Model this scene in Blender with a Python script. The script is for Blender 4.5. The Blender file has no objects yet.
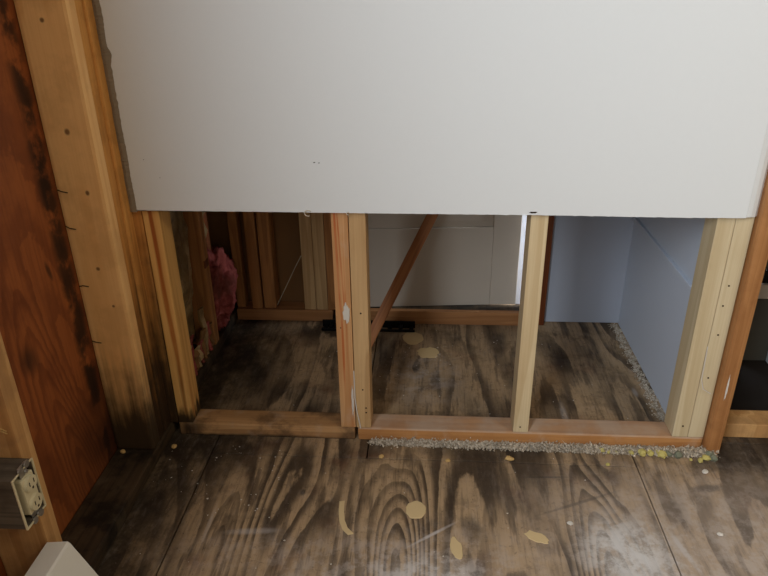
import bpy, bmesh, math, random
from mathutils import Vector, Matrix, noise as mn

scene = bpy.context.scene
C = scene.collection

# ------------------------------------------------------------------ camera
def cam_axes(pitch, yaw, roll):
    cp, sp, cy, sy = math.cos(pitch), math.sin(pitch), math.cos(yaw), math.sin(yaw)
    f = Vector((-sy*cp, cy*cp, -sp)); r = Vector((cy, sy, 0)); u = r.cross(f)
    cr, sr = math.cos(roll), math.sin(roll)
    return cr*r + sr*u, -sr*r + cr*u, f
CAM_F = 670.4
CAM_POS = Vector((0.6433, -1.3951, 1.1026))
CAM_R, CAM_U, CAM_W = cam_axes(0.44395, 0.071717, -0.015048)
cd = bpy.data.cameras.new('camera'); cam = bpy.data.objects.new('camera', cd); C.objects.link(cam)
cd.sensor_width = 36.0; cd.lens = 36.0*CAM_F/768.0; cd.clip_start = 0.02
m = Matrix((CAM_R, CAM_U, -CAM_W)).transposed().to_4x4(); m.translation = CAM_POS
cam.matrix_world = m
scene.camera = cam

# ------------------------------------------------------------------ light
def area(name, loc, rot, sx, sy, power, col):
    l = bpy.data.lights.new(name, 'AREA'); l.shape = 'RECTANGLE'; l.size = sx; l.size_y = sy
    l.energy = power; l.color = col
    o = bpy.data.objects.new(name, l); C.objects.link(o); o.location = loc; o.rotation_euler = rot
    return o
# daylight of the window in the left outer wall, further back in the room, shining to +X
area('window_daylight', (-0.02, -2.02, 1.60), (0, math.radians(-90), 0), 1.2, 1.1, 80, (0.82, 0.91, 1.0))
# warm ceiling lamp of the room
area('ceiling_lamp_light', (2.2, -1.5, 2.36), (0, 0, 0), 0.35, 0.35, 12, (1.0, 0.82, 0.58))
# strip lamp added behind the door, in place of daylight through its slit
area('door_slit_light', (1.38, .745, 0.7), (0, math.radians(90), 0), 1.3, .08, 12, (0.85, 0.92, 1.0))
w = bpy.data.worlds.new('world'); scene.world = w; w.use_nodes = True
w.node_tree.nodes['Background'].inputs[0].default_value = (0.6, 0.7, 0.8, 1)
w.node_tree.nodes['Background'].inputs[1].default_value = 0.15
vs = scene.view_settings
vs.view_transform = 'Standard'; vs.look = 'None'; vs.exposure = 0.17; vs.gamma = 1.0; vs.use_curve_mapping = False

# ------------------------------------------------------------------ helpers
def lin(r, g, b):
    f = lambda c: (c/255/12.92) if c/255 <= 0.04045 else ((c/255+0.055)/1.055)**2.4
    return (f(r), f(g), f(b), 1)

class NT:
    """tiny node-tree writer"""
    def __init__(s, name):
        s.m = bpy.data.materials.new(name); s.m.use_nodes = True
        s.t = s.m.node_tree; s.b = s.t.nodes['Principled BSDF']
    def n(s, typ, **kw):
        nd = s.t.nodes.new(typ)
        for k, v in kw.items(): setattr(nd, k, v)
        return nd
    def put(s, sock, v):
        if isinstance(v, bpy.types.NodeSocket): s.t.links.new(v, sock)
        else: sock.default_value = v
    def math(s, op, a, b=0.0, c=0.0, clamp=False):
        nd = s.n('ShaderNodeMath', operation=op, use_clamp=clamp)
        for i, v in enumerate((a, b, c)): s.put(nd.inputs[i], v)
        return nd.outputs[0]
    def vmath(s, op, a, b=(0, 0, 0)):
        nd = s.n('ShaderNodeVectorMath', operation=op); s.put(nd.inputs[0], a); s.put(nd.inputs[1], b)
        return nd.outputs['Value'] if op in ('LENGTH', 'DISTANCE', 'DOT_PRODUCT') else nd.outputs[0]
    def coord(s, jitter=True):
        o = s.n('ShaderNodeTexCoord').outputs['Object']
        if not jitter: return o, o
        r = s.n('ShaderNodeObjectInfo').outputs['Random']
        cx = s.n('ShaderNodeCombineXYZ')
        for i, k in enumerate((13.7, 7.3, 21.1)): s.put(cx.inputs[i], s.math('MULTIPLY', r, k))
        return o, s.vmath('ADD', o, cx.outputs[0])
    def noise(s, v, scale, detail=3.0, rough=0.5, dist=0.0, stretch=None):
        if stretch: v = s.vmath('MULTIPLY', v, stretch)
        nd = s.n('ShaderNodeTexNoise'); s.put(nd.inputs['Vector'], v)
        nd.inputs['Scale'].default_value = scale; nd.inputs['Detail'].default_value = detail
        nd.inputs['Roughness'].default_value = rough; nd.inputs['Distortion'].default_value = dist
        return nd.outputs[0]
    def ramp(s, x, lo, hi, a=0.0, b=1.0):
        nd = s.n('ShaderNodeMapRange', interpolation_type='SMOOTHSTEP')
        s.put(nd.inputs[0], x)
        for i, v in zip((1, 2, 3, 4), (lo, hi, a, b)): s.put(nd.inputs[i], v)
        return nd.outputs[0]
    def mix(s, f, a, b):
        nd = s.n('ShaderNodeMix', data_type='RGBA'); s.put(nd.inputs[0], f); s.put(nd.inputs[6], a); s.put(nd.inputs[7], b)
        return nd.outputs[2]
    def sep(s, v):
        nd = s.n('ShaderNodeSeparateXYZ'); s.put(nd.inputs[0], v); return nd.outputs
    def blob(s, v, c, r, ang=0.0, soft=0.5, axes='xy'):
        """soft elliptic mark with centre c and radii r"""
        mp = s.n('ShaderNodeMapping', vector_type='TEXTURE'); s.put(mp.inputs[0], v)
        if axes == 'xy': mp.inputs[1].default_value = (c[0], c[1], 0); mp.inputs[2].default_value = (0, 0, ang); mp.inputs[3].default_value = (r[0], r[1], 1e3)
        if axes == 'xz': mp.inputs[1].default_value = (c[0], 0, c[1]); mp.inputs[2].default_value = (0, ang, 0); mp.inputs[3].default_value = (r[0], 1e3, r[1])
        if axes == 'yz': mp.inputs[1].default_value = (0, c[0], c[1]); mp.inputs[2].default_value = (ang, 0, 0); mp.inputs[3].default_value = (1e3, r[0], r[1])
        return s.ramp(s.vmath('LENGTH', mp.outputs[0]), 1.0-soft, 1.0+soft, 1.0, 0.0)
    def out(s, col, rough=0.7, bump=None, bs=0.3, bd=0.002, spec=0.3):
        s.put(s.b.inputs['Base Color'], col); s.put(s.b.inputs['Roughness'], rough)
        s.b.inputs['Specular IOR Level'].default_value = spec
        if bump is not None:
            bn = s.n('ShaderNodeBump'); bn.inputs['Strength'].default_value = bs; bn.inputs['Distance'].default_value = bd
            s.put(bn.inputs['Height'], bump); s.t.links.new(bn.outputs[0], s.b.inputs['Normal'])
        return s.m

def lumber(name, base, dark, axis='z', streak=None, streak_amt=0.0, rot=0.0, rot_noise=0.12, knots=(), kaxes='xz',
           stain=None, stain_amt=0.0, rough=0.65, rings=6.0, pale=None, pale_amt=0.0, dust=0.0, marks=()):
    """sawn softwood, grain along axis; rot = height of black rot above the foot"""
    t = NT(name); o, v = t.coord()
    k = {'z': (1, 1, .05), 'x': (.05, 1, 1), 'y': (1, .05, 1)}[axis]
    f = t.noise(v, 16, 2.0, .5, .2, k)
    fr = t.math('FRACT', t.math('MULTIPLY', f, rings))
    line = t.math('MULTIPLY', t.ramp(fr, .25, .8), t.ramp(fr, .9, 1.0, 1, 0))
    fine = t.noise(v, 260, 3, .6, 0, {'z': (1, 1, .02), 'x': (.02, 1, 1), 'y': (1, .02, 1)}[axis])
    blot = t.noise(v, 5, 3, .55)
    col = t.mix(t.math('MULTIPLY', line, .42), base, dark)
    col = t.mix(t.math('MULTIPLY', t.ramp(fine, .35, .75), .3), col, dark)
    col = t.mix(t.math('MULTIPLY', t.ramp(blot, .5, .75), .28), col, dark)
    if streak:
        sn = t.noise(v, 22, 1.0, .4, .1, {'z': (1, 1, .035), 'x': (.035, 1, 1), 'y': (1, .035, 1)}[axis])
        sm = t.math('MULTIPLY', t.ramp(sn, .50, .57), t.ramp(sn, .60, .68, 1, 0))
        col = t.mix(t.math('MULTIPLY', sm, streak_amt), col, streak)
    if stain:
        stn = t.ramp(t.noise(v, 9, 5, .65), .46, .64)
        col = t.mix(t.math('MULTIPLY', stn, stain_amt), col, stain)
    if pale:
        pn = t.ramp(t.noise(v, 14, 4, .6, 0, (1, 1, .6)), .52, .7)
        col = t.mix(t.math('MULTIPLY', pn, pale_amt), col, pale)
    if dust:   # settled plaster dust lying on the top face
        dz = t.math('MULTIPLY', t.ramp(t.sep(o)[2], dust-.004, dust), t.ramp(t.noise(v, 12, 4, .6), .3, .65, .35, .9))
        col = t.mix(t.math('MULTIPLY', dz, .75), col, lin(186, 168, 150))
    for (c, r, a, cl, k_) in marks:
        mm = t.math('MULTIPLY', t.blob(o, c, r, a, .45, 'xz'), t.ramp(t.noise(v, 40, 3, .6, 0, (1, 1, .15)), .25, .6, .35, 1))
        col = t.mix(t.math('MULTIPLY', mm, k_), col, cl)
    for (c, r) in knots:
        col = t.mix(t.math('MULTIPLY', t.blob(o, c, r, 0, .45, kaxes), .8), col, lin(84, 44, 18))
    if rot:
        z = t.sep(o)[2]
        st = t.noise(v, 60, 3, .6, 0, (1, 1, .06)); big = t.noise(v, 18, 3, .6)
        h = t.math('ADD', t.math('MULTIPLY', t.math('SUBTRACT', st, .5), rot_noise*2.6), t.math('MULTIPLY', t.math('SUBTRACT', big, .5), rot_noise*1.6))
        mk = t.ramp(t.math('ADD', z, h), rot*.3, rot*1.9, 1, 0)
        col = t.mix(t.math('MULTIPLY', mk, .95), col, lin(24, 17, 11))
    return t.out(col, rough, fine, .18, .0012)

def plain(name, col, rough=0.6, var=0.12, scale=30, metal=0.0, bs=.1):
    t = NT(name); o, v = t.coord()
    n = t.noise(v, scale, 4, .6)
    c = t.mix(t.math('MULTIPLY', n, var), col, (col[0]*.45, col[1]*.42, col[2]*.4, 1))
    t.b.inputs['Metallic'].default_value = metal
    return t.out(c, rough, n, bs, .001)

# --- mesh helpers
def link(name, bm, mat, parent=None, smooth=False):
    me = bpy.data.meshes.new(name); bm.normal_update(); bm.to_mesh(me); bm.free()
    if mat: me.materials.append(mat)
    if smooth:
        for p in me.polygons: p.use_smooth = True
    o = bpy.data.objects.new(name, me); C.objects.link(o)
    if parent: o.parent = parent
    return o
def bx(bm, x0, x1, y0, y1, z0, z1):
    vv = [bm.verts.new((x, y, z)) for z in (z0, z1) for y in (y0, y1) for x in (x0, x1)]
    for f in ((0, 2, 3, 1), (4, 5, 7, 6), (0, 1, 5, 4), (2, 6, 7, 3), (0, 4, 6, 2), (1, 3, 7, 5)):
        bm.faces.new([vv[i] for i in f])
    return vv
def bevel(bm, w, seg=2):
    bmesh.ops.bevel(bm, geom=list(bm.edges), offset=w, segments=seg, affect='EDGES', profile=.6, clamp_overlap=True)
def box_obj(name, x0, x1, y0, y1, z0, z1, mat, parent=None, bv=.0015, origin=None):
    """box given in world numbers; the object's origin is at its base centre (or at `origin`)"""
    if origin is None: origin = ((x0+x1)/2, (y0+y1)/2, z0)
    bm = bmesh.new(); ox, oy, oz = origin
    bx(bm, x0-ox, x1-ox, y0-oy, y1-oy, z0-oz, z1-oz)
    if bv: bevel(bm, bv)
    o = link(name, bm, mat, parent); o.location = origin
    if parent: o.location = Vector(origin) - parent.location
    return o
def tag(o, label=None, cat=None, group=None, kind=None):
    if label: o['label'] = label
    if cat: o['category'] = cat
    if group: o['group'] = group
    if kind: o['kind'] = kind
    return o
def empty(name, loc):
    o = bpy.data.objects.new(name, None); C.objects.link(o); o.location = loc; o.empty_display_size = .05; return o
def cyl(bm, p0, p1, r0, r1=None, n=10):
    r1 = r0 if r1 is None else r1
    p0, p1 = Vector(p0), Vector(p1); d = (p1-p0).normalized()
    a = d.orthogonal().normalized(); b = d.cross(a)
    A = [bm.verts.new(p0+(a*math.cos(q)+b*math.sin(q))*r0) for q in [2*math.pi*i/n for i in range(n)]]
    B = [bm.verts.new(p1+(a*math.cos(q)+b*math.sin(q))*r1) for q in [2*math.pi*i/n for i in range(n)]]
    for i in range(n): bm.faces.new((A[i], A[(i+1) % n], B[(i+1) % n], B[i]))
    bm.faces.new(A[::-1]); bm.faces.new(B)
def tube(bm, pts, r, n=6):
    pts = [Vector(p) for p in pts]; rings = []
    for i, p in enumerate(pts):
        d = (pts[min(i+1, len(pts)-1)]-pts[max(i-1, 0)]).normalized()
        a = d.cross(Vector((.31, .53, .79))).normalized(); b = d.cross(a)
        rings.append([bm.verts.new(p+(a*math.cos(q)+b*math.sin(q))*r) for q in [2*math.pi*k/n for k in range(n)]])
    for A, B in zip(rings, rings[1:]):
        for i in range(n): bm.faces.new((A[i], A[(i+1) % n], B[(i+1) % n], B[i]))
    bm.faces.new(rings[0][::-1]); bm.faces.new(rings[-1])
def patch(bm, pts, h, z=0.0):
    """thin flat lump with the outline pts (xy)"""
    lo = [bm.verts.new((x, y, z)) for x, y in pts]
    cx = sum(p[0] for p in pts)/len(pts); cy = sum(p[1] for p in pts)/len(pts)
    hi = [bm.verts.new((cx+(x-cx)*.93, cy+(y-cy)*.93, z+h)) for x, y in pts]
    n = len(pts)
    for i in range(n): bm.faces.new((lo[i], lo[(i+1) % n], hi[(i+1) % n], hi[i]))
    bm.faces.new(hi); bm.faces.new(lo[::-1])
def oval(cx, cy, rx, ry, n=22, jit=.06, seed=0, ang=0):
    rnd = random.Random(seed); out = []
    for i in range(n):
        q = 2*math.pi*i/n; k = 1+rnd.uniform(-jit, jit)
        x, y = rx*k*math.cos(q), ry*k*math.sin(q)
        out.append((cx+x*math.cos(ang)-y*math.sin(ang), cy+x*math.sin(ang)+y*math.cos(ang)))
    return out
def lump(bm, c, r, rnd, sub=1):
    """irregular crumb"""
    res = bmesh.ops.create_icosphere(bm, subdivisions=sub, radius=1.0)
    sx, sy, sz = (r*rnd.uniform(.6, 1.3) for _ in range(3)); rz = rnd.uniform(0, 3.1)
    for v in res['verts']:
        k = 1+.35*mn.noise(v.co*2.1+Vector((r*900, rz, 0)))+rnd.uniform(-.10, .10)
        x, y, z = v.co.x*sx*k, v.co.y*sy*k, v.co.z*sz*k
        v.co = (c[0]+x*math.cos(rz)-y*math.sin(rz), c[1]+x*math.sin(rz)+y*math.cos(rz), c[2]+z)

# ------------------------------------------------------------------ materials
def floor_material(name, base, dark, dusty):
    t = NT(name); o, _ = t.coord(False)
    x, y, z = t.sep(o)
    n1 = t.noise(o, 4.6, 1.6, .5, .3, (1, .20, 0))
    # cathedral grain: nested arches opening toward the room, one column per pith
    yy = t.ramp(y, .06, -.42, 0.0, 1.0)
    f = n1
    for x0, wd, k in ((.590, .060, .95), (1.03, .055, .55), (.20, .05, .35)):
        u = t.math('MULTIPLY', t.math('SUBTRACT', x, x0), 1/wd)
        g = t.math('POWER', 2.718, t.math('MULTIPLY', t.math('MULTIPLY', u, u), -1.0))
        f = t.math('ADD', f, t.math('MULTIPLY', t.math('MULTIPLY', g, yy), -k))
    fr = t.math('FRACT', t.math('MULTIPLY', t.math('ADD', f, t.math('MULTIPLY', t.noise(o, 40, 3, .6, 0, (1, .3, 1)), .035)), 9.0))
    soft = t.ramp(t.noise(o, 4, 2, .5), .35, .65, .25, 1.0)
    line = t.math('MULTIPLY', t.math('MULTIPLY', t.ramp(fr, .30, .82), t.ramp(fr, .92, 1.0, 1, 0)), soft)
    fine = t.noise(o, 120, 4, .65, 0, (1, .07, 1))
    mott = t.noise(o, 13, 6, .7)
    big = t.noise(o, 3.1, 4, .6, .4)
    col = t.mix(t.math('MULTIPLY', line, .85), base, dark)
    col = t.mix(t.math('MULTIPLY', t.ramp(fine, .42, .72), .45), col, dark)
    col = t.mix(t.math('MULTIPLY', t.ramp(mott, .48, .70), .4), col, dark)
    col = t.mix(t.math('MULTIPLY', t.ramp(big, .54, .70), .45), col, (dark[0]*.6, dark[1]*.6, dark[2]*.6, 1))
    strk = t.ramp(t.noise(o, 26, 4, .65, .2, (1, .14, 1)), .52, .64)
    col = t.mix(t.math('MULTIPLY', strk, .55), col, dark)
    grit = t.ramp(t.noise(o, 75, 5, .75), .55, .66)
    col = t.mix(t.math('MULTIPLY', grit, .45), col, (dark[0]*.7, dark[1]*.7, dark[2]*.7, 1))
    red = t.ramp(t.noise(o, 6.3, 4, .6), .56, .72)
    col = t.mix(t.math('MULTIPLY', red, .35), col, lin(104, 58, 38))
    # wet black rot along the outer wall and the corner
    wet = t.math('MAXIMUM', t.blob(o, (-.10, -.30), (.20, .75), 0, .55), t.blob(o, (0.02, -.01), (.26, .13), .1, .6))
    wet = t.math('MAXIMUM', wet, t.blob(o, (-.05, .40), (.22, .45), 0, .5))
    wet = t.math('MULTIPLY', wet, t.ramp(mott, .25, .55, .55, 1.0))
    col = t.mix(t.math('MULTIPLY', wet, .88), col, lin(22, 17, 12))
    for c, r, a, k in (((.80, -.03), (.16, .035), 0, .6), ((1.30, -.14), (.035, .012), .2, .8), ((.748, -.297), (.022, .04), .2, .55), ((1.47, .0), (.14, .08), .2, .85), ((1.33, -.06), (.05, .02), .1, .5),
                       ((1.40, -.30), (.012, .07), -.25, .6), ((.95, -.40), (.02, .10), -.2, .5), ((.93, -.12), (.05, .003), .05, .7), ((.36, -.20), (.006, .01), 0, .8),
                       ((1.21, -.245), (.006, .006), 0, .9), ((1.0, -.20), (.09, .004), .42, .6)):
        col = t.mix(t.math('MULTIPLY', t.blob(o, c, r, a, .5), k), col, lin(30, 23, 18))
    # plaster dust and dried mud, trodden in
    dn = t.noise(o, 24, 6, .72); dm = t.ramp(dn, .44, .60)
    dm2 = t.ramp(t.noise(o, 60, 4, .7, 0, (1, .35, 1)), .5, .7)
    area_ = t.math('MAXIMUM', t.blob(o, (1.07, -.36), (.11, .10), 0, .7), t.blob(o, (.60, -.46), (.24, .13), .1, .7))
    area_ = t.math('MAXIMUM', area_, t.math('MULTIPLY', t.blob(o, (1.25, -.33), (.30, .26), 0, .8), .55))
    area_ = t.math('MAXIMUM', area_, t.math('MULTIPLY', t.blob(o, (.63, .31), (.10, .12), 0, .8), .75))
    area_ = t.math('MAXIMUM', area_, t.math('MULTIPLY', t.blob(o, (.30, -.38), (.16, .05), .1, .7), .5))
    dust = t.math('MULTIPLY', area_, t.math('ADD', t.math('MULTIPLY', dm, .85), .15))
    dust = t.math('ADD', dust, t.math('MULTIPLY', dm2, .16))
    dust = t.math('ADD', dust, t.math('MULTIPLY', t.ramp(x, .65, 1.25), t.ramp(y, -.03, -.2, 0, .42)), clamp=True)
    col = t.mix(t.math('MULTIPLY', dust, dusty), col, lin(180, 165, 152))
    col = t.mix(t.math('MULTIPLY', line, .40), col, dark)
    col = t.mix(t.math('MULTIPLY', strk, .25), col, dark)
    wp = t.math('MAXIMUM', t.blob(o, (1.07, -.345), (.075, .085), .2, .7), t.math('MULTIPLY', t.blob(o, (.64, -.43), (.10, .045), .1, .7), .6))
    col = t.mix(t.math('MULTIPLY', wp, t.ramp(dn, .34, .6, .2, .9)), col, lin(206, 202, 198))
    for c, r, a, k in (((.662, -.314), (.052, .0035), .63, .75), ((1.185, -.33), (.006, .055), .25, .7), ((.27, -.325), (.05, .008), .1, .4), ((.17, -.31), (.004, .05), 0, .35), ((1.02, .12), (.008, .06), 0, .45), ((1.24, .25), (.006, .02), 0, .4)):
        col = t.mix(t.math('MULTIPLY', t.math('MULTIPLY', t.blob(o, c, r, a, .6), k), t.ramp(dn, .3, .55, .4, 1)), col, lin(190, 182, 176))
    specks = t.ramp(t.noise(o, 330, 1, .5), .74, .80)
    col = t.mix(t.math('MULTIPLY', specks, .5), col, lin(170, 158, 140))
    h = t.math('SUBTRACT', t.math('MULTIPLY', fine, .5), t.math('MULTIPLY', line, .6))
    return t.out(col, t.ramp(mott, .3, .7, .48, .8), h, .35, .002, .35)

M = {}
M['floor'] = floor_material('plywood_subfloor', lin(172, 144, 110), lin(58, 45, 33), .9)
M['pine_left'] = lumber('pine_honey', lin(248, 200, 136), lin(226, 166, 98), rings=4, rot=.17, rot_noise=.10, stain=lin(170, 116, 62), stain_amt=.2,
                        knots=(((-.002, .99), (.004, .004)), ((.0, .785), (.005, .006)), ((.015, .66), (.004, .005)), ((.003, .49), (.004, .004)), ((.02, .40), (.003, .003))))
M['pine_wet'] = lumber('pine_water_stained', lin(226, 164, 88), lin(176, 112, 50), rings=5, rot=.32, rot_noise=.22, stain=lin(126, 78, 32), stain_amt=.3)
M['pine_amber'] = lumber('pine_amber', lin(228, 178, 106), lin(190, 132, 66), streak=lin(160, 72, 20), streak_amt=.4, marks=(((.0, .52), (.005, .14), -.02, lin(150, 70, 18), .9), ((.003, .30), (.006, .16), -.03, lin(164, 84, 26), .85), ((.004, .10), (.005, .10), 0, lin(120, 66, 24), .7)), rot=.03, rot_noise=.05)
M['pine_orange'] = lumber('pine_orange_grain', lin(204, 156, 106), lin(170, 114, 66), streak=lin(176, 82, 30), streak_amt=.5, marks=(((-.0095, .50), (.0028, .17), -.018, lin(176, 84, 34), .85), ((-.001, .46), (.002, .15), -.035, lin(176, 88, 36), .85), ((-.004, .22), (.003, .12), 0, lin(176, 86, 34), .8), ((.006, .30), (.002, .2), 0, lin(180, 96, 44), .6)), pale=lin(196, 168, 142), pale_amt=.35)
M['pine_tan'] = lumber('pine_tan', lin(204, 168, 120), lin(160, 118, 72), rings=4)
M['pine_pale'] = lumber('pine_pale', lin(216, 194, 154), lin(178, 146, 100), rings=4)
M['pine_cream'] = lumber('pine_cream', lin(208, 190, 154), lin(176, 150, 108), rings=3)
M['pine_near'] = lumber('pine_near', lin(206, 160, 104), lin(164, 112, 60), rings=4, stain=lin(130, 96, 66), stain_amt=.35)
M['pine_brown'] = lumber('pine_dull_brown', lin(182, 126, 74), lin(122, 76, 40), rings=5)
M['plate_left'] = lumber('plate_water_marked', lin(190, 146, 98), lin(126, 86, 50), axis='x', marks=(((-.235, .012), (.05, .03), 0, lin(28, 20, 14), .85), ((-.03, -.002), (.27, .010), 0, lin(30, 22, 15), .8), ((.22, .005), (.03, .02), 0, lin(60, 44, 32), .5)), stain=lin(74, 54, 38), stain_amt=.65, pale=lin(176, 158, 138), pale_amt=.4)
M['plate_right'] = lumber('plate_orange', lin(190, 136, 82), lin(146, 92, 48), axis='x', pale=lin(202, 182, 160), pale_amt=.4, dust=.036, stain=lin(150, 96, 52), stain_amt=.3)
M['plate_far'] = lumber('plate_far', lin(176, 124, 78), lin(128, 82, 46), axis='x')
M['plate_black'] = lumber('plate_rot_shade', lin(74, 58, 40), lin(22, 16, 11), axis='y', pale=lin(120, 104, 80), pale_amt=.35, stain=lin(16, 12, 8), stain_amt=.85)
M['stained'] = lumber('stained_trim', lin(174, 122, 74), lin(128, 80, 42), rough=.38, rings=4, stain=lin(100, 56, 26), stain_amt=.25)
M['stained_dark'] = lumber('stained_dark_trim', lin(120, 62, 30), lin(80, 38, 16), rough=.45)
M['stick'] = lumber('stained_lath', lin(170, 110, 60), lin(126, 72, 34), rough=.5)
M['drywall'] = plain('painted_drywall', lin(223, 224, 222), .75, .04, 90, bs=.05)
M['drywall_edge'] = plain('torn_gypsum', lin(150, 138, 118), .95, .5, 120, bs=.6)
M['paper'] = plain('torn_paper', lin(214, 202, 182), .9, .3, 100)
M['white_paint'] = plain('white_paint', lin(214, 216, 220), .6, .06, 20)
M['blue_paint'] = plain('pale_blue_grey_paint', lin(172, 177, 188), .6, .10, 9)
M['blue_paint_lit'] = plain('pale_blue_grey_paint_lit', lin(200, 207, 218), .6, .06, 20)  # lightened so the side wall looks better lit than the back wall
M['white_scuff'] = plain('white_paint_aged', lin(196, 184, 168), .6, .12, 12)
M['heater'] = plain('white_enamel', lin(226, 222, 212), .4, .05, 40)
M['room_wall'] = plain('room_paint', lin(150, 140, 126), .8, .05, 10)
M['tan_panel'] = plain('brown_hardboard', lin(134, 96, 58), .8, .2, 14)
M['black'] = plain('black_metal', lin(26, 24, 22), .45, .3, 40, .6)
M['box'] = lumber('weathered_box', lin(112, 102, 88), lin(54, 48, 42), axis='x', rough=.7, stain=lin(60, 52, 44), stain_amt=.5)
M['ivory'] = plain('ivory_plastic', lin(216, 204, 168), .45, .12, 60)
M['metal'] = plain('galvanised_steel', lin(176, 172, 164), .4, .3, 80, .8)
M['nail'] = plain('rusty_nail', lin(60, 42, 28), .6, .3, 80, .5)
M['filler'] = plain('wood_filler', lin(206, 180, 134), .85, .12, 60)
M['plaster'] = plain('white_plaster', lin(214, 206, 194), .9, .2, 80)
M['chip'] = plain('pale_wood_chip', lin(206, 170, 110), .8, .25, 80)
M['foam'] = plain('yellow_foam', lin(196, 182, 108), .95, .3, 90)
M['foam_green'] = plain('green_foam', lin(122, 124, 104), .95, .3, 90)
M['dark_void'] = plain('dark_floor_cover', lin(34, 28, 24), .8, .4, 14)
M['grey_panel'] = plain('grey_panel', lin(78, 76, 70), .6, .15, 12)
M['wire'] = plain('pale_wire', lin(190, 176, 150), .5, .1, 40)

def fuzz_mat():
    t = NT('grey_carpet_fuzz'); o, v = t.coord(False)
    n = t.noise(o, 160, 3, .6); n2 = t.noise(o, 22, 3, .6)
    c = t.mix(t.ramp(n, .35, .65), lin(150, 136, 116), lin(222, 210, 192))
    c = t.mix(t.math('MULTIPLY', t.ramp(n2, .5, .7), .5), c, lin(128, 118, 104))
    return t.out(c, .95)
M['fuzz'] = fuzz_mat()
def kraft_mat():
    t = NT('kraft_paper'); o, v = t.coord(False)
    n = t.noise(o, 9, 4, .6, .6); n2 = t.noise(o, 40, 3, .6)
    c = t.mix(t.ramp(n, .35, .7), lin(120, 94, 56), lin(196, 168, 120))
    c = t.mix(t.math('MULTIPLY', t.ramp(n2, .55, .7), .5), c, lin(44, 32, 20))
    return t.out(c, .38, n2, .4, .004, .5)
M['kraft'] = kraft_mat()
def pink_mat():
    t = NT('pink_fibreglass'); o, v = t.coord(False)
    n = t.noise(o, 30, 5, .7); n2 = t.noise(o, 7, 3, .6)
    c = t.mix(t.ramp(n, .35, .7), lin(138, 60, 56), lin(184, 96, 88))
    c = t.mix(t.math('MULTIPLY', t.ramp(n2, .5, .68), .7), c, lin(96, 52, 38))
    return t.out(c, .95, n, .8, .006)
M['pink'] = pink_mat()
def sheath_mat():
    t = NT('plywood_sheathing'); o, v = t.coord(False)
    n1 = t.noise(o, 3.6, 1.5, .5, .35, (1, 1, .35)); mottf = t.noise(o, 30, 3, .6)
    x, y, z = t.sep(o)
    u = t.math('MULTIPLY', t.math('ADD', t.math('SUBTRACT', y, -.235), t.math('MULTIPLY', z, .16)), 1/.055)
    g = t.math('POWER', 2.718, t.math('MULTIPLY', t.math('MULTIPLY', u, u), -1.0))
    f = t.math('ADD', n1, t.math('MULTIPLY', t.math('MULTIPLY', g, t.ramp(z, .75, .0)), -.6))
    fr = t.math('FRACT', t.math('MULTIPLY', t.math('ADD', f, t.math('MULTIPLY', mottf, .05)), 13))
    line = t.math('MULTIPLY', t.ramp(fr, .3, .8), t.ramp(fr, .88, 1, 1, 0))
    fine = t.noise(o, 110, 3, .6, 0, (1, 1, .05)); mott = t.noise(o, 7, 4, .6)
    col = t.mix(t.math('MULTIPLY', line, .6), lin(160, 90, 44), lin(112, 56, 26))
    col = t.mix(t.math('MULTIPLY', t.ramp(fine, .4, .7), .35), col, lin(98, 48, 24))
    col = t.mix(t.math('MULTIPLY', t.ramp(mott, .45, .7), .5), col, lin(96, 46, 24))
    mold = t.math('MAXIMUM', t.blob(o, (-.335, .43), (.022, .028), .5, .8, 'yz'), t.math('MULTIPLY', t.blob(o, (-.145, .5), (.028, .9), 0, .6, 'yz'), t.ramp(t.noise(o, 14, 4, .65), .38, .55)))
    mold = t.math('MAXIMUM', mold, t.blob(o, (-.205, .56), (.006, .02), .3, .6, 'yz'))
    mold = t.math('MAXIMUM', mold, t.blob(o, (.25, .12), (.5, .18), 0, .5, 'yz'))
    mold = t.math('MULTIPLY', mold, t.ramp(mott, .3, .6, .7, 1))
    col = t.mix(t.math('MULTIPLY', mold, .92), col, lin(20, 13, 9))
    return t.out(col, .6, fine, .25, .001)
M['sheath'] = sheath_mat()
M['roomfloor'] = M['floor']

# ------------------------------------------------------------------ setting
# floor: joist deck under separate plywood sheets
fl = box_obj('floor', -.16, 3.0, -3.2, 2.0, -.10, -.0215, M['plate_black'], None, 0, (0, 0, 0)); tag(fl, kind='structure')
def sheet(x0, x1, y0, y1, dz=0.0):
    o = box_obj('plywood_sheet', x0, x1, y0, y1, -.021+dz, dz, M['floor'], fl, .0018, (0, 0, 0)); return o
sheet(-.155, .1015, -1.25, .03, -.0015)
sheet(.1045, .497, -.0695, .03, -.0008)
sheet(.1045, 1.1575, -1.25, -.0725, 0)
sheet(.500, 1.1575, -.0695, .03, -.0004)
sheet(1.1605, 1.92, -1.25, .03, -.0006)
sheet(-.155, .478, .033, .75, -.001); sheet(.481, 1.32, .033, .75, 0)
sheet(1.323, 1.92, .033, .75, -.001)
sheet(-.155, 1.43, -3.2, -1.253, 0); sheet(1.433, 3.0, -3.2, -1.253, 0); sheet(1.923, 3.0, -1.25, .75, 0); sheet(-.155, 3.0, .753, 2.0, 0)
# wood-filler spots pressed into the sheets
def filler(pts, h=.0012):
    bm = bmesh.new(); patch(bm, pts, h, .0001); link('filler_spot', bm, M['filler'], fl)
filler(oval(.625, -.243, .023, .028, 26, .05, 1))
filler(oval(.712, -.349, .012, .030, 18, .14, 2, .15)); filler(oval(.886, -.31, .026, .014, 18, .15, 3, -.5))
filler(oval(.598, .537, .036, .042, 22, .10, 4)); filler(oval(.648, .443, .034, .034, 22, .14, 5))
crv = [(.455, -.225), (.457, -.255), (.462, -.285), (.472, -.310), (.486, -.325)]
filler([(x-.006, y) for x, y in crv] + [(x+.006, y+.003) for x, y in crv[::-1]])

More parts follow.
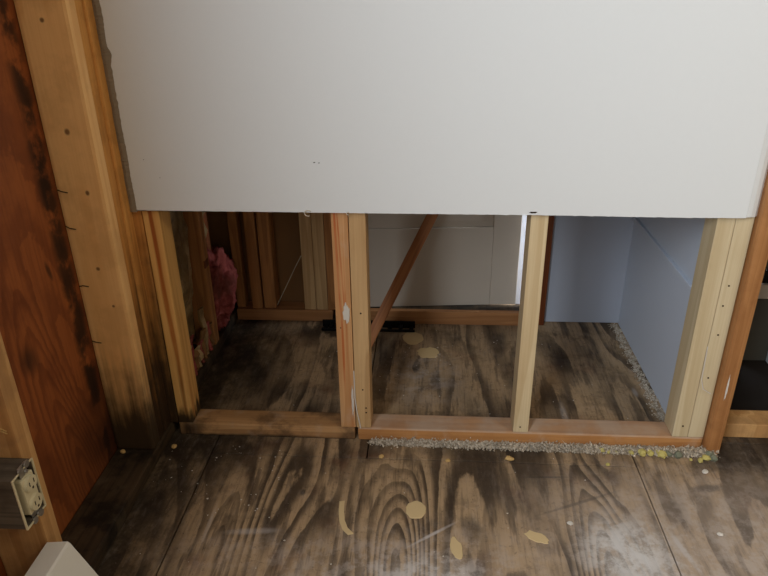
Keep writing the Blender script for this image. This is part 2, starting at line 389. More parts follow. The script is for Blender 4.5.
# outer wall on the left: plywood sheathing behind the studs
XS = -.120
wl = box_obj('wall_left', XS-.04, XS-.0135, -3.2, 2.0, -.02, 2.42, M['dark_void'], None, 0, (0, 0, 0)); tag(wl, kind='structure')
for y0, y1 in ((-3.2, -1.222), (-1.219, .0), (.003, .75), (.753, 2.0)):
    box_obj('sheathing_sheet', XS-.013, XS-.0005, y0, y1, .0, 2.42, M['sheath'], wl, 0, (0, 0, 0))
ce = box_obj('ceiling', -.16, 3.04, -3.24, 2.0, 2.42, 2.46, M['room_wall'], None, 0, (0, 0, 0)); tag(ce, kind='structure')
o = box_obj('wall_rear', -.16, 3.04, -3.24, -3.2, -.02, 2.42, M['room_wall'], None, 0, (0, 0, 0)); tag(o, kind='structure')
o = box_obj('wall_side', 3.0, 3.04, -3.2, 2.0, -.02, 2.42, M['room_wall'], None, 0, (0, 0, 0)); tag(o, kind='structure')
o = box_obj('slit_backing', -.105, 1.395, .80, .84, 0, 2.42, M['white_paint'], None, 0, (0, 0, 0)); tag(o, kind='structure')  # white backing added close behind the door to brighten its slit

# painted drywall left hanging on the framing, cut off two feet above the floor
H = .6195
def wall_front():
    rnd = random.Random(4)
    X0, X1 = -.007, 1.309
    xs = [X0+(X1-X0)*i/190 for i in range(191)]
    zs = [H+.0045*j for j in range(110)] + [1.2, 1.5, 1.9, 2.419]
    bot = []
    for x in xs:
        j = .0006*mn.noise(Vector((x*55, 1, 0))) + .0009*mn.noise(Vector((x*260, 3, 0))) + .0015*mn.noise(Vector((x*3, 8, 0))) + .0060*(1-x/1.31)
        bot.append(j)
    left = []
    for z in zs:
        left.append(.0012*mn.noise(Vector((z*22, 5, 0))) + .001*mn.noise(Vector((z*140, 9, 0))))
    bm = bmesh.new(); gr = []
    for y in (-.0127, -.0006):
        g = []
        for j, z in enumerate(zs):
            g.append([bm.verts.new((x+(left[j] if i == 0 else 0), y, z+(bot[i] if j == 0 else 0))) for i, x in enumerate(xs)])
        gr.append(g)
    F, B = gr; nx, nz = len(xs), len(zs)
    for j in range(nz-1):
        for i in range(nx-1):
            bm.faces.new((F[j][i], F[j][i+1], F[j+1][i+1], F[j+1][i]))
            if j > nz-6: bm.faces.new((B[j][i], B[j+1][i], B[j+1][i+1], B[j][i+1]))
    for i in range(nx-1): bm.faces.new((F[0][i+1], F[0][i], B[0][i], B[0][i+1])); bm.faces.new((F[-1][i], F[-1][i+1], B[-1][i+1], B[-1][i]))
    for j in range(nz-1): bm.faces.new((F[j][0], F[j+1][0], B[j+1][0], B[j][0])); bm.faces.new((F[j][-1], B[j][-1], B[j+1][-1], F[j+1][-1]))
    # closed back
    for j in range(nz-5):
        for i in range(nx-1): bm.faces.new((B[j][i], B[j+1][i], B[j+1][i+1], B[j][i+1]))
    wf = link('wall_front', bm, M['drywall']); tag(wf, kind='structure')
    # gypsum core where the facing paper tore away along the corner
    bm = bmesh.new(); n = 300; rows = []
    for k in range(n):
        z = H+.002+k*(1.19-H)/n if k < n-1 else 2.4
        a = -.0225+.003*mn.noise(Vector((z*30, 2, 0)))
        b = -.0045+.002*mn.noise(Vector((z*18, 5, 0)))+.0014*mn.noise(Vector((z*110, 7, 0)))
        if .93 < z < .985: b += .006*math.exp(-((z-.955)/.012)**2)
        yy = -.0132-.0015*abs(mn.noise(Vector((z*120, 1, 0))))
        rows.append([bm.verts.new(p) for p in ((a, -.002, z), (a+.001, yy+.003, z), ((a+b)/2, yy-.0008*rnd.random(), z), (b, yy, z), (b+.0015, -.002, z))])
    for A, B_ in zip(rows, rows[1:]):
        for i in range(4): bm.faces.new((A[i], A[i+1], B_[i+1], B_[i]))
    bm.faces.new(rows[0][::-1])
    link('torn_gypsum_edge', bm, M['drywall_edge'], wf)
    # rounded corner bead at the right end
    bm = bmesh.new(); rows = []
    for k in range(61):
        z = H+.001+(2.415-H)*((k/60)**1.6)
        d = .0012*mn.noise(Vector((z*60, 4, 0)))
        if k == 0: d += .001
        rows.append([bm.verts.new(p) for p in ((1.3092, -.0127, z), (1.320, -.0105, z), (1.330, -.006, z), (1.3375, .001, z), (1.3375, .003, z), (1.3092, -.0008, z))])
        if k == 0:
            for q, v in enumerate(rows[0]): v.co.z += .003*mn.noise(Vector((q*1.7, 3, 3)))
    for A, B_ in zip(rows, rows[1:]):
        for i in range(6): bm.faces.new((A[i], A[(i+1) % 6], B_[(i+1) % 6], B_[i]))
    bm.faces.new(rows[0][::-1]); bm.faces.new(rows[-1])
    link('corner_bead', bm, M['drywall'], wf)
    # paper curls and a torn screw hole on the cut edge
    for x, s in ((.380, .75), (.468, .3)):
        bm = bmesh.new(); pts = []
        for q in range(13):
            a = q/12*4.6
            pts.append((x+s*.010*math.cos(a+.6), -.0135-.0004*q, H+.0035+s*.008*math.sin(a+.6)))
        tube(bm, pts, .0011*(.6+.4*s), 6); link('paper_curl', bm, M['paper'], wf)
    bm = bmesh.new(); patch(bm, oval(.866, -H-.0085, .009, .0022, 14, .3, 7), .0006)
    for v in bm.verts: v.co = (v.co.x, -.0128-v.co.z, -v.co.y)
    link('screw_hole', bm, M['nail'], wf)
    for x, z, r in ((.40, .735, .0025), (.41, .734, .002), (.03, .74, .0012), (.06, .70, .0012)):
        bm = bmesh.new(); patch(bm, oval(x, -z, r, r*.5, 10, .3, 9), .0003)
        for v in bm.verts: v.co = (v.co.x, -.0128-v.co.z, -v.co.y)
        link('scuff_mark', bm, M['grey_panel'], wf)
wall_front()
# unseen panel right of the stained jamb, added to block daylight from the opening
o = box_obj('light_block_right', 1.40, 3.0, .040, .0525, .60, 2.42, M['drywall'], None, 0, (0, 0, 0)); tag(o, kind='structure')

# small space behind the framing
wr = box_obj('wall_right', 1.294, 1.328, .0665, .664, -.0008, 2.42, M['blue_paint_lit'], None, 0, (0, 0, 0)); tag(wr, kind='structure')
box_obj('cleat', 1.284, 1.2938, .072, .655, .378, .392, M['blue_paint_lit'], wr, .002)
wb = box_obj('wall_back', 1.0405, 1.394, .6645, .690, .003, 2.42, M['blue_paint'], None, 0, (0, 0, 0)); tag(wb, kind='structure')
o = box_obj('hardboard_panel', -.105, .40, .712, .717, .0, 2.42, M['tan_panel'], wb, 0, (0, 0, 0))
o = box_obj('wall_closet', 1.40, 3.0, .85, .89, 0, 2.42, M['grey_panel'], None, 0, (0, 0, 0)); tag(o, kind='structure')
box_obj('header', -.11, 1.0402, .66, .7085, 2.035, 2.4188, M['white_scuff'], wb, 0, (0, 0, 0))
# white panelled door standing open a crack behind the rear bottom plate
def door():
    d = empty('door_1', (.345, .662, .044)); tag(d, kind='structure')
    wdt, hgt, th = .607, 1.98, .035; st = .092; rb = .286; rt = .12
    def part(name, x0, x1, z0, z1, y0=0, y1=th, mat='white_scuff', bv=.0015):
        bm = bmesh.new(); bx(bm, x0, x1, y0, y1, z0, z1); bevel(bm, bv); link(name, bm, M[mat], d)
    part('stile', 0, st, 0, hgt); part('stile', wdt-st, wdt, 0, hgt)
    part('rail', st+.0003, wdt-st-.0003, 0, rb); part('rail', st+.0003, wdt-st-.0003, .92, 1.06); part('rail', st+.0003, wdt-st-.0003, hgt-rt, hgt)
    for z0, z1 in ((rb, .92), (1.06, hgt-rt)):
        part('door_panel', st+.0003, wdt-st-.0003, z0+.0003, z1-.0003, .006, th-.006)
        part('moulding', st+.02, wdt-st-.02, z0+.02, z1-.02, .003, .0058, bv=.002)
    d.rotation_euler = (0, 0, math.atan2(.052, .628))
door()
o = box_obj('trim_1', 1.021, 1.040, .640, .70, .0, 2.034, M['stained_dark'], None, .003); tag(o, kind='structure')
o = box_obj('trim_2', .9685, 1.0205, .690, .70, .0, 2.034, M['white_scuff'], None, .002); tag(o, kind='structure')

# ------------------------------------------------------------------ framing of the cut-open wall
SD = .064
def nail(parent, x, y, z, r=.0028):
    bm = bmesh.new(); p = Vector((x, y, z))-parent.location
    cyl(bm, p+Vector((0, .0015, 0)), p+Vector((0, -.0009, 0)), r*.8, r*.7, 10); return link('nail_head', bm, M['nail'], parent)
def stud(x0, x1, mat, label, y0=0, y1=SD, z0=.0385, z1=2.419, name='wall_stud', group='studs of the cut open wall', bv=.0022):
    o = box_obj(name, x0, x1, y0, y1, z0, z1, M[mat], None, bv); tag(o, label, 'stud', group); return o
s1 = stud(0, .038, 'pine_amber', 'amber pine stud beside the dark corner post, with a brown grain streak')
s2 = stud(.427, .465, 'pine_orange', 'orange grained stud of the middle pair, with a white plaster smear')
s3 = stud(.4665, .5045, 'pine_tan', 'tan stud of the middle pair, beside the leaning brown lath')
s4 = stud(.865, .903, 'pine_pale', 'single pale pine stud standing alone between the middle pair and the right pair')
s5 = stud(1.258, 1.2955, 'pine_cream', 'cream stud of the right pair, on the side of the white opening')
s6 = stud(1.2965, 1.334, 'pine_cream', 'cream stud of the right pair, against the varnished brown jamb')
for x, z in ((.533-.04, .086), (.493, .100), (.487, .37)): nail(s3, x, 0, z, .003)
nail(s3, .486, 0, .155)
for x, z in ((1.312, .456), (1.309, .406), (1.313, .331), (1.313, .214)): nail(s6, x, 0, z, .003)
nail(s5, 1.279, 0, .072, .0032); nail(s4, .882, 0, .055, .003)
nail(s2, .438, 0, .33, .002)
# plaster smear and a split splinter on the middle pair
bm = bmesh.new(); pts = oval(.453, -.372, .0075, .026, 20, .25, 5); patch(bm, pts, .0025)
for v in bm.verts: v.co = Vector((v.co.x, -.0002-v.co.z, -v.co.y))-s2.location
link('plaster_smear', bm, M['plaster'], s2)
bm = bmesh.new(); patch(bm, oval(.460, -.12, .003, .045, 20, .25, 6), .0015)
for v in bm.verts: v.co = Vector((v.co.x, -.0002-v.co.z, -v.co.y))-s2.location
link('plaster_smear', bm, M['plaster'], s2)
bm = bmesh.new(); tube(bm, [(.4655, -.001, .21), (.466, -.002, .13), (.470, -.003, .09), (.476, -.004, .055), (.478, -.004, .040)], .0016, 6)
for v in bm.verts: v.co -= s3.location
link('splinter', bm, M['plaster'], s3)
bm = bmesh.new(); tube(bm, [(1.2955, -.001, .30), (1.2975, -.003, .21), (1.305, -.005, .185), (1.325, -.004, .172)], .0011, 6)
for v in bm.verts: v.co -= s6.location
link('paper_thread', bm, M['plaster'], s6)

def member(name, x0, x1, y0, y1, z0, z1, mat, label, cat, group=None, bv=.0025):
    o = box_obj(name, x0, x1, y0, y1, z0, z1, M[mat], None, bv); tag(o, label, cat, group); return o
G = 'bottom plates of the framing'
member('bottom_plate', -.001, .4625, 0, SD, .0, .038, 'plate_left', 'water marked bottom plate left of the middle stud pair', 'plate', G, .004)
pr = member('bottom_plate', .470, 1.3345, 0, SD, .0, .038, 'plate_right', 'orange bottom plate with grey fuzz along its foot, right of the middle pair', 'plate', G, .004)
# varnished jamb post at the right end
jb = member('door_jamb', 1.336, 1.3735, -.020, .080, .0, 2.419, 'stained', 'varnished orange brown jamb board beside the cream stud pair', 'jamb', None, .009)
bm = bmesh.new(); patch(bm, oval(1.352, -.20, .0022, .035, 18, .2, 8), .0006)
for v in bm.verts: v.co = Vector((v.co.x, -.0202-v.co.z, -v.co.y))-jb.location
link('paint_drip', bm, M['plaster'], jb)
member('bottom_plate', 1.3745, 1.95, .055, .119, .0005, .042, 'pine_near', 'short pine plate in the dark opening right of the varnished jamb', 'plate', G)
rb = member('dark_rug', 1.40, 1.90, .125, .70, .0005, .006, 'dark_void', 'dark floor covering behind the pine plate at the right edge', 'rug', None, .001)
# the grey casing and board seen in the dark opening on the right
pc = empty('casing_board', (1.66, .43, .0065)); tag(pc, 'grey white casing board standing in the dark opening at the right edge', 'board')
for nm, a, mt in (('board', (1.585, 1.702, .43, .442, .0065, .215), 'grey_panel'), ('edge_strip', (1.676, 1.70, .412, .4295, .0065, .12), 'white_paint'), ('top_rail', (1.592, 1.71, .418, .4295, .222, .268), 'white_scuff')):
    box_obj(nm, *a, M[mt], pc, .002)
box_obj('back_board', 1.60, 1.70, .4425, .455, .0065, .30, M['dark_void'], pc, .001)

# ------------------------------------------------------------------ framing of the outer wall
GL = 'studs of the outer wall'
lp = member('bottom_plate', XS, -.020, -3.19, .70, .0, .036, 'plate_black', 'black rotten bottom plate along the foot of the outer wall', 'plate', G, .005)
def lstud(y0, y1, mat, label, x1=-.020, bv=.004):
    return stud(XS, x1, mat, label, y0, y1, .0365, 2.419, 'corner_stud' if y0 > -.2 and y0 < 0 else 'outer_wall_stud', GL, bv)
p4 = stud(XS, -.002, 'pine_wet', 'backing stud wedged between the corner post and the amber stud', .0005, .0375, .0365, 2.419, 'corner_stud', GL, .004)
p1 = lstud(-.114, -.0765, 'pine_left', 'wide honey pine corner stud facing the room, black rot at its foot', -.020, .008)
p2 = lstud(-.0755, -.0385, 'pine_wet', 'middle stud of the corner post, seen edge on, stained black below', -.026, .004)
p3 = lstud(-.0375, -.0005, 'pine_wet', 'corner post stud nearest the drywall edge, seen edge on, blackened below', -.021, .005)
for z, dz in ((.62, .004), (.487, -.003), (.70, .003), (.345, .002)):
    bm = bmesh.new(); tube(bm, [(XS+.003, -.1148, z+dz), (XS+.012, -.1165, z), (XS+.024, -.1150, z-.003)], .0011, 6)
    for v in bm.verts: v.co -= p1.location
    link('nail', bm, M['nail'], p1)
n1 = lstud(-.558, -.520, 'pine_near', 'near pine stud at the left edge carrying the electric box')
for z in (.44, .435):
    bm = bmesh.new(); tube(bm, [(-.07+z*.03, -.5583, z), (-.05, -.561, z+.008), (-.032, -.5585, z-.004)], .0013, 6)
    for v in bm.verts: v.co -= n1.location
    link('splinter', bm, M['chip'], n1)
n2 = lstud(.402, .440, 'pine_brown', 'dull brown outer wall stud between the paper and the pink insulation')
box_obj('knot', -.024, -.0188, .4008, .432, .30, .325, M['stained_dark'], n2, .002)
bk0 = stud(-.018, .012, 'pine_brown', 'thin brown stud in the far corner beside the pink insulation', .655, .70, .0425, 2.034, 'far_stud', 'studs of the rear wall', .003)
bk1 = stud(.038, .0745, 'pine_brown', 'brown rear wall stud left of the hardboard, darker one of two', .645, .706, .0425, 2.034, 'far_stud', 'studs of the rear wall', .003)
bk2 = stud(.0785, .124, 'pine_brown', 'broad brown rear wall stud touching the hardboard panel', .645, .706, .0425, 2.034, 'far_stud', 'studs of the rear wall', .010)
bk3 = stud(.222, .2615, 'pine_tan', 'tan rear wall stud right of the hardboard and its wire', .645, .706, .0425, 2.034, 'far_stud', 'studs of the rear wall')
bk4 = stud(.2625, .302, 'pine_tan', 'tan rear wall stud, middle of the three behind the middle pair', .645, .706, .0425, 2.034, 'far_stud', 'studs of the rear wall')
bk5 = stud(.303, .336, 'pine_brown', 'brown rear wall stud half hidden behind the middle stud pair', .645, .706, .0425, 2.034, 'far_stud', 'studs of the rear wall')
member('bottom_plate', -.018, .318, .640, .708, .0, .042, 'plate_far', 'tan rear bottom plate under the far brown studs', 'plate', G, .003)
member('bottom_plate', .340, .966, .635, .655, .0, .048, 'plate_far', 'rear bottom plate on edge in front of the white door', 'plate', G, .002)
member('bottom_plate', .340, .966, .6555, .708, .0, .0425, 'plate_black', 'gunk and shade blackened board behind the rear plate, under the white door', 'plate', G, .002)  # black colour holds the shade on the plate top as well as gunk

# ------------------------------------------------------------------ insulation in the outer wall
def batt(name, y0, y1, z0, z1, xb, depth, mat, label, amp, seed, ragged=.03, right=0.0):
    bm = bmesh.new(); ny, nz = 26, 70; g = []
    for j in range(nz+1):
        row = []
        for i in range(ny+1):
            u, v = i/ny, j/nz
            y = y0+(y1-y0)*u; z = z0+(z1-z0)*v
            e = math.sin(math.pi*min(max(u, .0), 1))**.16
            d = depth*e*(.55+.45*min(1, (v+.02)*8)) + amp*mn.noise(Vector((y*11+seed, z*7, seed)))*e + amp*.9*mn.noise(Vector((y*34, z*22, seed+3)))*e
            if v < .1: z += ragged*mn.noise(Vector((y*26, seed, 1)))*(1-v/.1)
            row.append(bm.verts.new((xb+max(d, .002), y, z)))
        g.append(row)
    for j in range(nz):
        for i in range(ny): bm.faces.new((g[j][i], g[j][i+1], g[j+1][i+1], g[j+1][i]))
    # flat back
    bl = [bm.verts.new((xb, y0, z0+.03)), bm.verts.new((xb, y1, z0+.03)), bm.verts.new((xb, y1, z1)), bm.verts.new((xb, y0, z1))]
    bm.faces.new((bl[0], bl[3], bl[2], bl[1]))
    bm.faces.new([r[0] for r in g]+[bl[3], bl[0]]); bm.faces.new([r[-1] for r in g][::-1]+[bl[1], bl[2]])
    bm.faces.new([g[0][i] for i in range(ny, -1, -1)]+[bl[0], bl[1]]); bm.faces.new(g[-1]+[bl[2], bl[3]])
    o = link(name, bm, M[mat], None, True); tag(o, label, 'insulation', 'insulation batts in the outer wall')
    return o
batt('insulation_batt', .042, .398, .09, 2.3, XS+.001, .084, 'kraft', 'crumpled brown paper faced insulation next to the amber stud', .020, 3, .06)
batt('insulation_batt', .444, .652, .335, 2.3, XS+.001, .070, 'kraft', 'dark paper faced insulation above the pink fibreglass', .028, 8, .02)
# torn pink fibreglass bulging out beside the brown stud
def pink():
    bm = bmesh.new(); bmesh.ops.create_icosphere(bm, subdivisions=5, radius=1)
    for v in bm.verts:
        c = v.co.copy()
        k = 1+.22*mn.noise(c*2.3)+.12*mn.noise(c*6)+.10*mn.noise(c*13)+.07*mn.noise(c*29)
        x, y, z = c.x*.062*k, c.y*.115*k, c.z*.135*k
        if z < 0: x *= 1.0; y = y*(1+z*2.2)-z*-.10
        v.co = (max(x-.052, XS+.004), min(max(y+.545, .4425), .652), min(max(z+.160, .037), .305))
    o = link('pink_insulation', bm, M['pink'], None, True); tag(o, 'torn pink fibreglass bulging from the outer wall near the far corner', 'insulation')
pink()
# rags of paper and fibre hanging at the foot of the brown stud
rnd = random.Random(12)
sh = empty('torn_paper_rags', (-.04, .37, .037)); tag(sh, 'torn paper and pink fibre rags hanging at the foot of the brown stud', 'rags')
for k in range(9):
    y = .20+.024*k; L = rnd.uniform(.06, .16); wd = rnd.uniform(.008, .016); bm = bmesh.new()
    vs_ = []
    for q in range(6):
        z = .038+L*q/5; x = -.034+.012*rnd.random()
        ww = wd*(1-.75*(1-q/5))
        vs_.append((bm.verts.new((x, y-ww, z)), bm.verts.new((x+.004, y+ww, z)), bm.verts.new((x-.002, y+ww, z)), bm.verts.new((x-.006, y-ww, z))))
    for A, B in zip(vs_, vs_[1:]):
        for i in range(4): bm.faces.new((A[i], A[(i+1) % 4], B[(i+1) % 4], B[i]))
    bm.faces.new(vs_[0][::-1]); bm.faces.new(vs_[-1])
    for v in bm.verts: v.co -= sh.location
    link('rag', bm, M[('kraft', 'pink', 'tan_panel')[k % 3]], sh)

# ------------------------------------------------------------------ electric box with socket on the near stud
def electric_box():
    e = empty('electric_box', (-.01, -.588, .29)); tag(e, 'weathered electric box with ivory socket on the near stud at the left edge', 'electric box')
    yA, yB, zA, zB, xf = -.6155, -.5595, .283, .383, -.004
    bm = bmesh.new(); t = .0028
    bx(bm, xf-.085, xf, yA, yA+t, zA, zB); bx(bm, xf-.085, xf, yB-t, yB, zA, zB)
    bx(bm, xf-.085, xf, yA+t, yB-t, zA, zA+t); bx(bm, xf-.085, xf, yA+t, yB-t, zB-t, zB)
    bx(bm, xf-.085, xf-.082, yA+t, yB-t, zA+t, zB-t)
    for v in bm.verts: v.co -= e.location
    body = link('box_body', bm, M['box'], e)
    bm = bmesh.new()
    r = .0016
    tube(bm, [(xf+.001, yA, zA), (xf+.001, yA, zB), (xf+.001, yB, zB), (xf+.001, yB, zA), (xf+.001, yA, zA)], r*1.3, 6)
    for v in bm.verts: v.co -= e.location
    link('rim', bm, M['ivory'], body)
    def part(name, x0, x1, y0, y1, z0, z1, mat, par=e, bv=.001):
        bm = bmesh.new(); bx(bm, x0, x1, y0, y1, z0, z1); bevel(bm, bv)
        for v in bm.verts: v.co -= e.location
        return link(name, bm, M[mat], par)
    cy = (yA+yB)/2+.004; cz = (zA+zB)/2
    part('yoke', xf-.003, xf-.0012, cy-.010, cy+.010, zA-.005, zB+.006, 'metal', e, .0005)
    rc = part('receptacle', xf-.03, xf+.003, cy-.0165, cy+.0165, cz-.035, cz+.035, 'ivory', e, .003)
    for s in (-1, 1):
        bm = bmesh.new(); patch(bm, oval(cy, cz+s*.0195, .0155, .0145, 20, 0, 1), .005)
        for v in bm.verts: v.co = Vector((xf+.003+v.co.z, v.co.x, v.co.y))-e.location
        link('outlet_face', bm, M['ivory'], rc)
        for q in (-1, 1):
            part('slot', xf+.0075, xf+.0085, cy+q*.006-.001, cy+q*.006+.001, cz+s*.0195-.002, cz+s*.0195+.006, 'nail', rc, .0002)
        part('slot', xf+.0075, xf+.0085, cy-.002, cy+.002, cz+s*.0195-.010, cz+s*.0195-.006, 'nail', rc, .0003)
        # plaster ears with screws
        bm = bmesh.new()
        for q in (-1, 1): cyl(bm, (xf+.0005, cy+q*.009, cz+s*.052), (xf+.003, cy+q*.009, cz+s*.052), .0065, .006, 12)
        for v in bm.verts: v.co -= e.location
        link('mounting_ear', bm, M['metal'], e)
        bm = bmesh.new(); cyl(bm, (xf+.003, cy, cz+s*.0445), (xf+.006, cy, cz+s*.0445), .0035, .003, 10)
        for v in bm.verts: v.co -= e.location
        link('screw', bm, M['metal'], e)
electric_box()

# ------------------------------------------------------------------ white baseboard heater, its far end in the lower left corner
def heater():
    e = empty('baseboard_heater', (0, -.8, .0)); tag(e, 'white enamelled baseboard heater end in the lower left corner', 'heater')
    prof = [(-.019, .02), (-.0195, .196), (.017, .200), (.021, .197), (.058, .118), (.061, .110), (.061, .035), (.053, .02)]
    def run(name, pr, y0, y1, bv=.0):
        bm = bmesh.new(); A = [bm.verts.new((x, y0+.8, z)) for x, z in pr]; B = [bm.verts.new((x, y1+.8, z)) for x, z in pr]; n = len(pr)
        for i in range(n): bm.faces.new((A[i], B[i], B[(i+1) % n], A[(i+1) % n]))
        bm.faces.new(A); bm.faces.new(B[::-1]); bmesh.ops.recalc_face_normals(bm, faces=list(bm.faces))
        return link(name, bm, M['heater'], e)
    c = run('casing', prof, -1.6, -.705)
    cap = [(x+(.0015 if x > 0 else -.0), z+(.0015 if z > .15 else 0)) for x, z in prof]
    run('end_cap', cap, -.7045, -.561)
    bm = bmesh.new(); bx(bm, .0608, .0618, -.75+.0, .08, .05, .056); link('outlet_slot', bm, M['nail'], e)
    for y in (-.70, -1.3):
        bm = bmesh.new(); bx(bm, -.01, .04, y+.8-.015, y+.8+.015, .0, .0205); link('foot', bm, M['heater'], e)
    bm = bmesh.new(); patch(bm, oval(.012, .8-.635, .003, .006, 10, .3, 3), .0012, .1985); link('chip_mark', bm, M['grey_panel'], e)
heater()

# ------------------------------------------------------------------ loose things behind the framing
def lath():
    a, b = Vector((.437, .385, .003)), Vector((.654, .56, .414))
    d = (b-a).normalized(); top = a+d*.64
    bm = bmesh.new(); L = (top-a).length
    bx(bm, -.0165, .0165, -.011, .011, 0, L); bevel(bm, .002)
    o = link('lath', bm, M['stick'])
    z = d; x = (Vector((1, 0, 0))-d*d.x).normalized(); y = z.cross(x)
    o.matrix_world = Matrix.Translation(a+Vector((0, 0, .005))) @ Matrix((x, y, z)).transposed().to_4x4()
    tag(o, 'brown stained lath leaning diagonally behind the middle studs', 'lath')
lath()
def strap():
    e = empty('metal_track', (.445, .59, 0)); tag(e, 'black slotted metal track lying on the floor before the rear plate', 'track')
    x0, x1 = .288, .603; bm = bmesh.new()
    def t(z, y): return Vector((0, y, z))
    bx(bm, x0-.445, x1-.445, -.018, -.013, .0008, .010); bevel(bm, .001); link('front_rail', bm, M['black'], e)
    bm = bmesh.new(); bx(bm, x0-.445, x1-.445, .012, .017, .0008, .026); bevel(bm, .001); link('back_rail', bm, M['black'], e)
    n = 9
    for i in range(n):
        x = x0-.445+.012+(x1-x0-.024)*i/(n-1)
        bm = bmesh.new(); bx(bm, x-.007, x+.007, -.0128, .0118, .002, .008+.006*(i % 2)); bevel(bm, .002); link('cross_bar', bm, M['black'], e)
    for i in range(4):
        x = x0-.445+.03+.08*i; bm = bmesh.new(); cyl(bm, (x, -.0125, .012), (x, .0115, .012), .005, n=10); link('roller', bm, M['metal'] if i == 2 else M['black'], e)
strap()
bm = bmesh.new(); tube(bm, [(.222, .6435, .245), (.20, .642, .205), (.165, .641, .135), (.137, .6405, .08), (.128, .640, .062)], .0014, 6)
o = link('wire', bm, M['wire']); tag(o, 'thin pale wire hanging across the brown hardboard panel', 'wire')

# ------------------------------------------------------------------ debris
def fuzz(name, path, n, wx, wy, hmax, seed, label):
    rnd = random.Random(seed); vs_, fs = [], []
    for k in range(n):
        u = rnd.random(); x, y, s = path(u)
        px, py = x+rnd.gauss(0, wx), y+rnd.gauss(0, wy)
        if name == 'carpet_fuzz': py = min(py, -.0035)
        pz = abs(rnd.gauss(0, hmax*.5))
        r = rnd.uniform(.0010, .0030)*s; b = len(vs_)
        if rnd.random() < .72:
            for q in ((1, 1, 1), (-1, -1, 1), (-1, 1, -1), (1, -1, -1)):
                vs_.append((px+r*q[0]*rnd.uniform(.5, 1.2), py+r*q[1]*rnd.uniform(.5, 1.2), max(.0004, pz+r*q[2]*rnd.uniform(.5, 1.2))))
            fs += [(b, b+1, b+2), (b, b+3, b+1), (b, b+2, b+3), (b+1, b+3, b+2)]
        else:
            a = rnd.uniform(0, 6.28); L = rnd.uniform(.004, .011)*s; dx, dy, dz = L*math.cos(a), L*math.sin(a)*.6, rnd.uniform(0, .9)*L
            th = .0006
            p = [(px, py-th, pz), (px, py+th, pz), (px+th, py, pz+2*th)]
            vs_ += [(q[0], q[1], q[2]+.0004) for q in p] + [(px+dx, py+dy, pz+dz+.0008)]
            fs += [(b, b+1, b+2), (b, b+3, b+1), (b+1, b+3, b+2), (b, b+2, b+3)]
    me = bpy.data.meshes.new(name); me.from_pydata(vs_, [], fs); me.materials.append(M['fuzz'])
    o = bpy.data.objects.new(name, me); C.objects.link(o); tag(o, label, 'debris', None, 'stuff'); return o
def path_front(u):
    x = .500+.86*(u**.85); s = .75+.75*((x-.5)/.86)
    return x, -.008-.006*s, s
fuzz('carpet_fuzz', path_front, 11000, .004, .0058, .012, 3, 'grey carpet fuzz and crumbs along the foot of the orange plate')
fuzz('wall_dust', lambda u: (1.286-.012*abs(math.sin(u*40)), .07+.585*u, .8), 2600, .007, .004, .003, 5, 'grey dust crumbs along the foot of the white side wall')
def scatter(n, seed, boxes, rr):
    rnd = random.Random(seed); vs_, fs = [], []
    for k in range(n):
        x0, x1, y0, y1 = rnd.choice(boxes); px, py = rnd.uniform(x0, x1), rnd.uniform(y0, y1); r = rr*rnd.uniform(.3, 1)**2; b = len(vs_)
        for q in ((1, 1, .9), (-1, -1, .9), (-1, 1, 0), (1, -1, 0)):
            vs_.append((px+r*q[0]*rnd.uniform(.4, 1.3), py+r*q[1]*rnd.uniform(.4, 1.3), .0005+r*q[2]*.6))
        fs += [(b, b+1, b+2), (b, b+3, b+1), (b, b+2, b+3), (b+1, b+3, b+2)]
    me = bpy.data.meshes.new('plaster_crumbs'); me.from_pydata(vs_, [], fs); me.materials.append(M['plaster'])
    o = bpy.data.objects.new('plaster_crumbs', me); C.objects.link(o); tag(o, 'tiny white plaster crumbs strewn over the plywood floor', 'debris', None, 'stuff')
scatter(230, 6, ((.0, 1.6, -.5, -.05), (-.01, .3, -.3, -.03), (.2, 1.25, .08, .6), (.5, .75, .2, .5)), .0021)
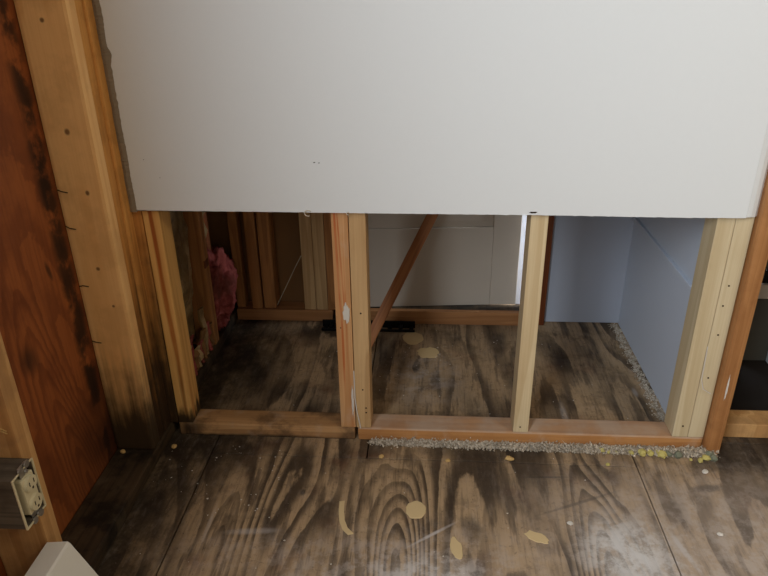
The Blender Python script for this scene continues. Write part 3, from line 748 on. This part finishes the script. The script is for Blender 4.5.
# larger single bits
rnd = random.Random(21)
def bit(name, mat, x, y, r, label, cat, group, z=0.0, flat=.5):
    bm = bmesh.new(); lump(bm, (0, 0, 0), r, rnd, 2)
    lo = min(v.co.z for v in bm.verts)
    for v in bm.verts: v.co.z = (v.co.z-lo)*flat
    o = link(name, bm, M[mat]); o.location = (x, y, z+.0004); tag(o, label, cat, group)
bit('plaster_crumb', 'chip', .852, -.062, .010, 'pale yellow crumb on the floor before the single pale stud', 'crumb', 'bits on the floor')
bit('plaster_crumb', 'plaster', .963, -.268, .006, 'small white crumb at the left of the dusty patch', 'crumb', 'bits on the floor')
bit('plaster_crumb', 'plaster', 1.315, -.085, .007, 'white crumb on the floor just before the yellow foam', 'crumb', 'bits on the floor')
bit('plaster_crumb', 'plaster', 1.275, -.285, .007, 'white crumb on the floor near the lower right corner', 'crumb', 'bits on the floor')
bit('plaster_crumb', 'chip', .70, -.075, .006, 'flat pale chip on the floor right of the arched grain', 'crumb', 'bits on the floor')
bit('plaster_crumb', 'chip', .535, -.068, .006, 'flat pale chip on the floor left of the arched grain', 'crumb', 'bits on the floor')
bit('plaster_crumb', 'foam', 1.09, -.07, .007, 'small yellow crumb lying apart before the orange plate', 'crumb', 'bits on the floor')
bit('wood_chip', 'chip', .002, -.056, .007, 'pale wood chip at the foot of the corner post', 'wood chip', 'bits on the floor', 0, .6)
bit('wood_chip', 'chip', -.098, -.125, .006, 'tiny pale wood chip on the black rotten plate', 'wood chip', 'bits on the floor', .036, .6)
# yellow and green carpet-pad foam scraps at the right end of the fringe
spots = [(1.085, -.020), (1.105, -.024), (1.128, -.022), (1.155, -.023), (1.178, -.026), (1.20, -.024), (1.222, -.028), (1.295, -.040), (1.315, -.044), (1.335, -.036)]
ORD = ('first', 'second', 'third', 'fourth', 'fifth', 'sixth', 'seventh', 'eighth', 'ninth', 'tenth')
for k, (x, y) in enumerate(spots):
    where = 'the fuzz row along the plate' if k < 7 else 'the cluster at the jamb'
    bit('foam_scrap', 'foam', x+rnd.uniform(-.006, .006), y+rnd.uniform(-.004, .003), rnd.uniform(.005, .011), 'yellow foam scrap, %s from left in %s' % (ORD[k if k < 7 else k-7], where), 'foam scrap', 'yellow foam scraps', 0, .8)
for (x, y), w_ in zip(((1.245, -.026), (1.268, -.032), (1.345, -.026), (1.350, -.040)),
                      ('just right of the yellow row', 'just left of the yellow cluster', 'touching the foot of the varnished jamb', 'at the very end of the fuzz, nearest the room')):
    bit('foam_scrap', 'foam_green', x, y, .009, 'grey green carpet pad scrap ' + w_, 'foam scrap', 'green foam scraps', 0, .8)
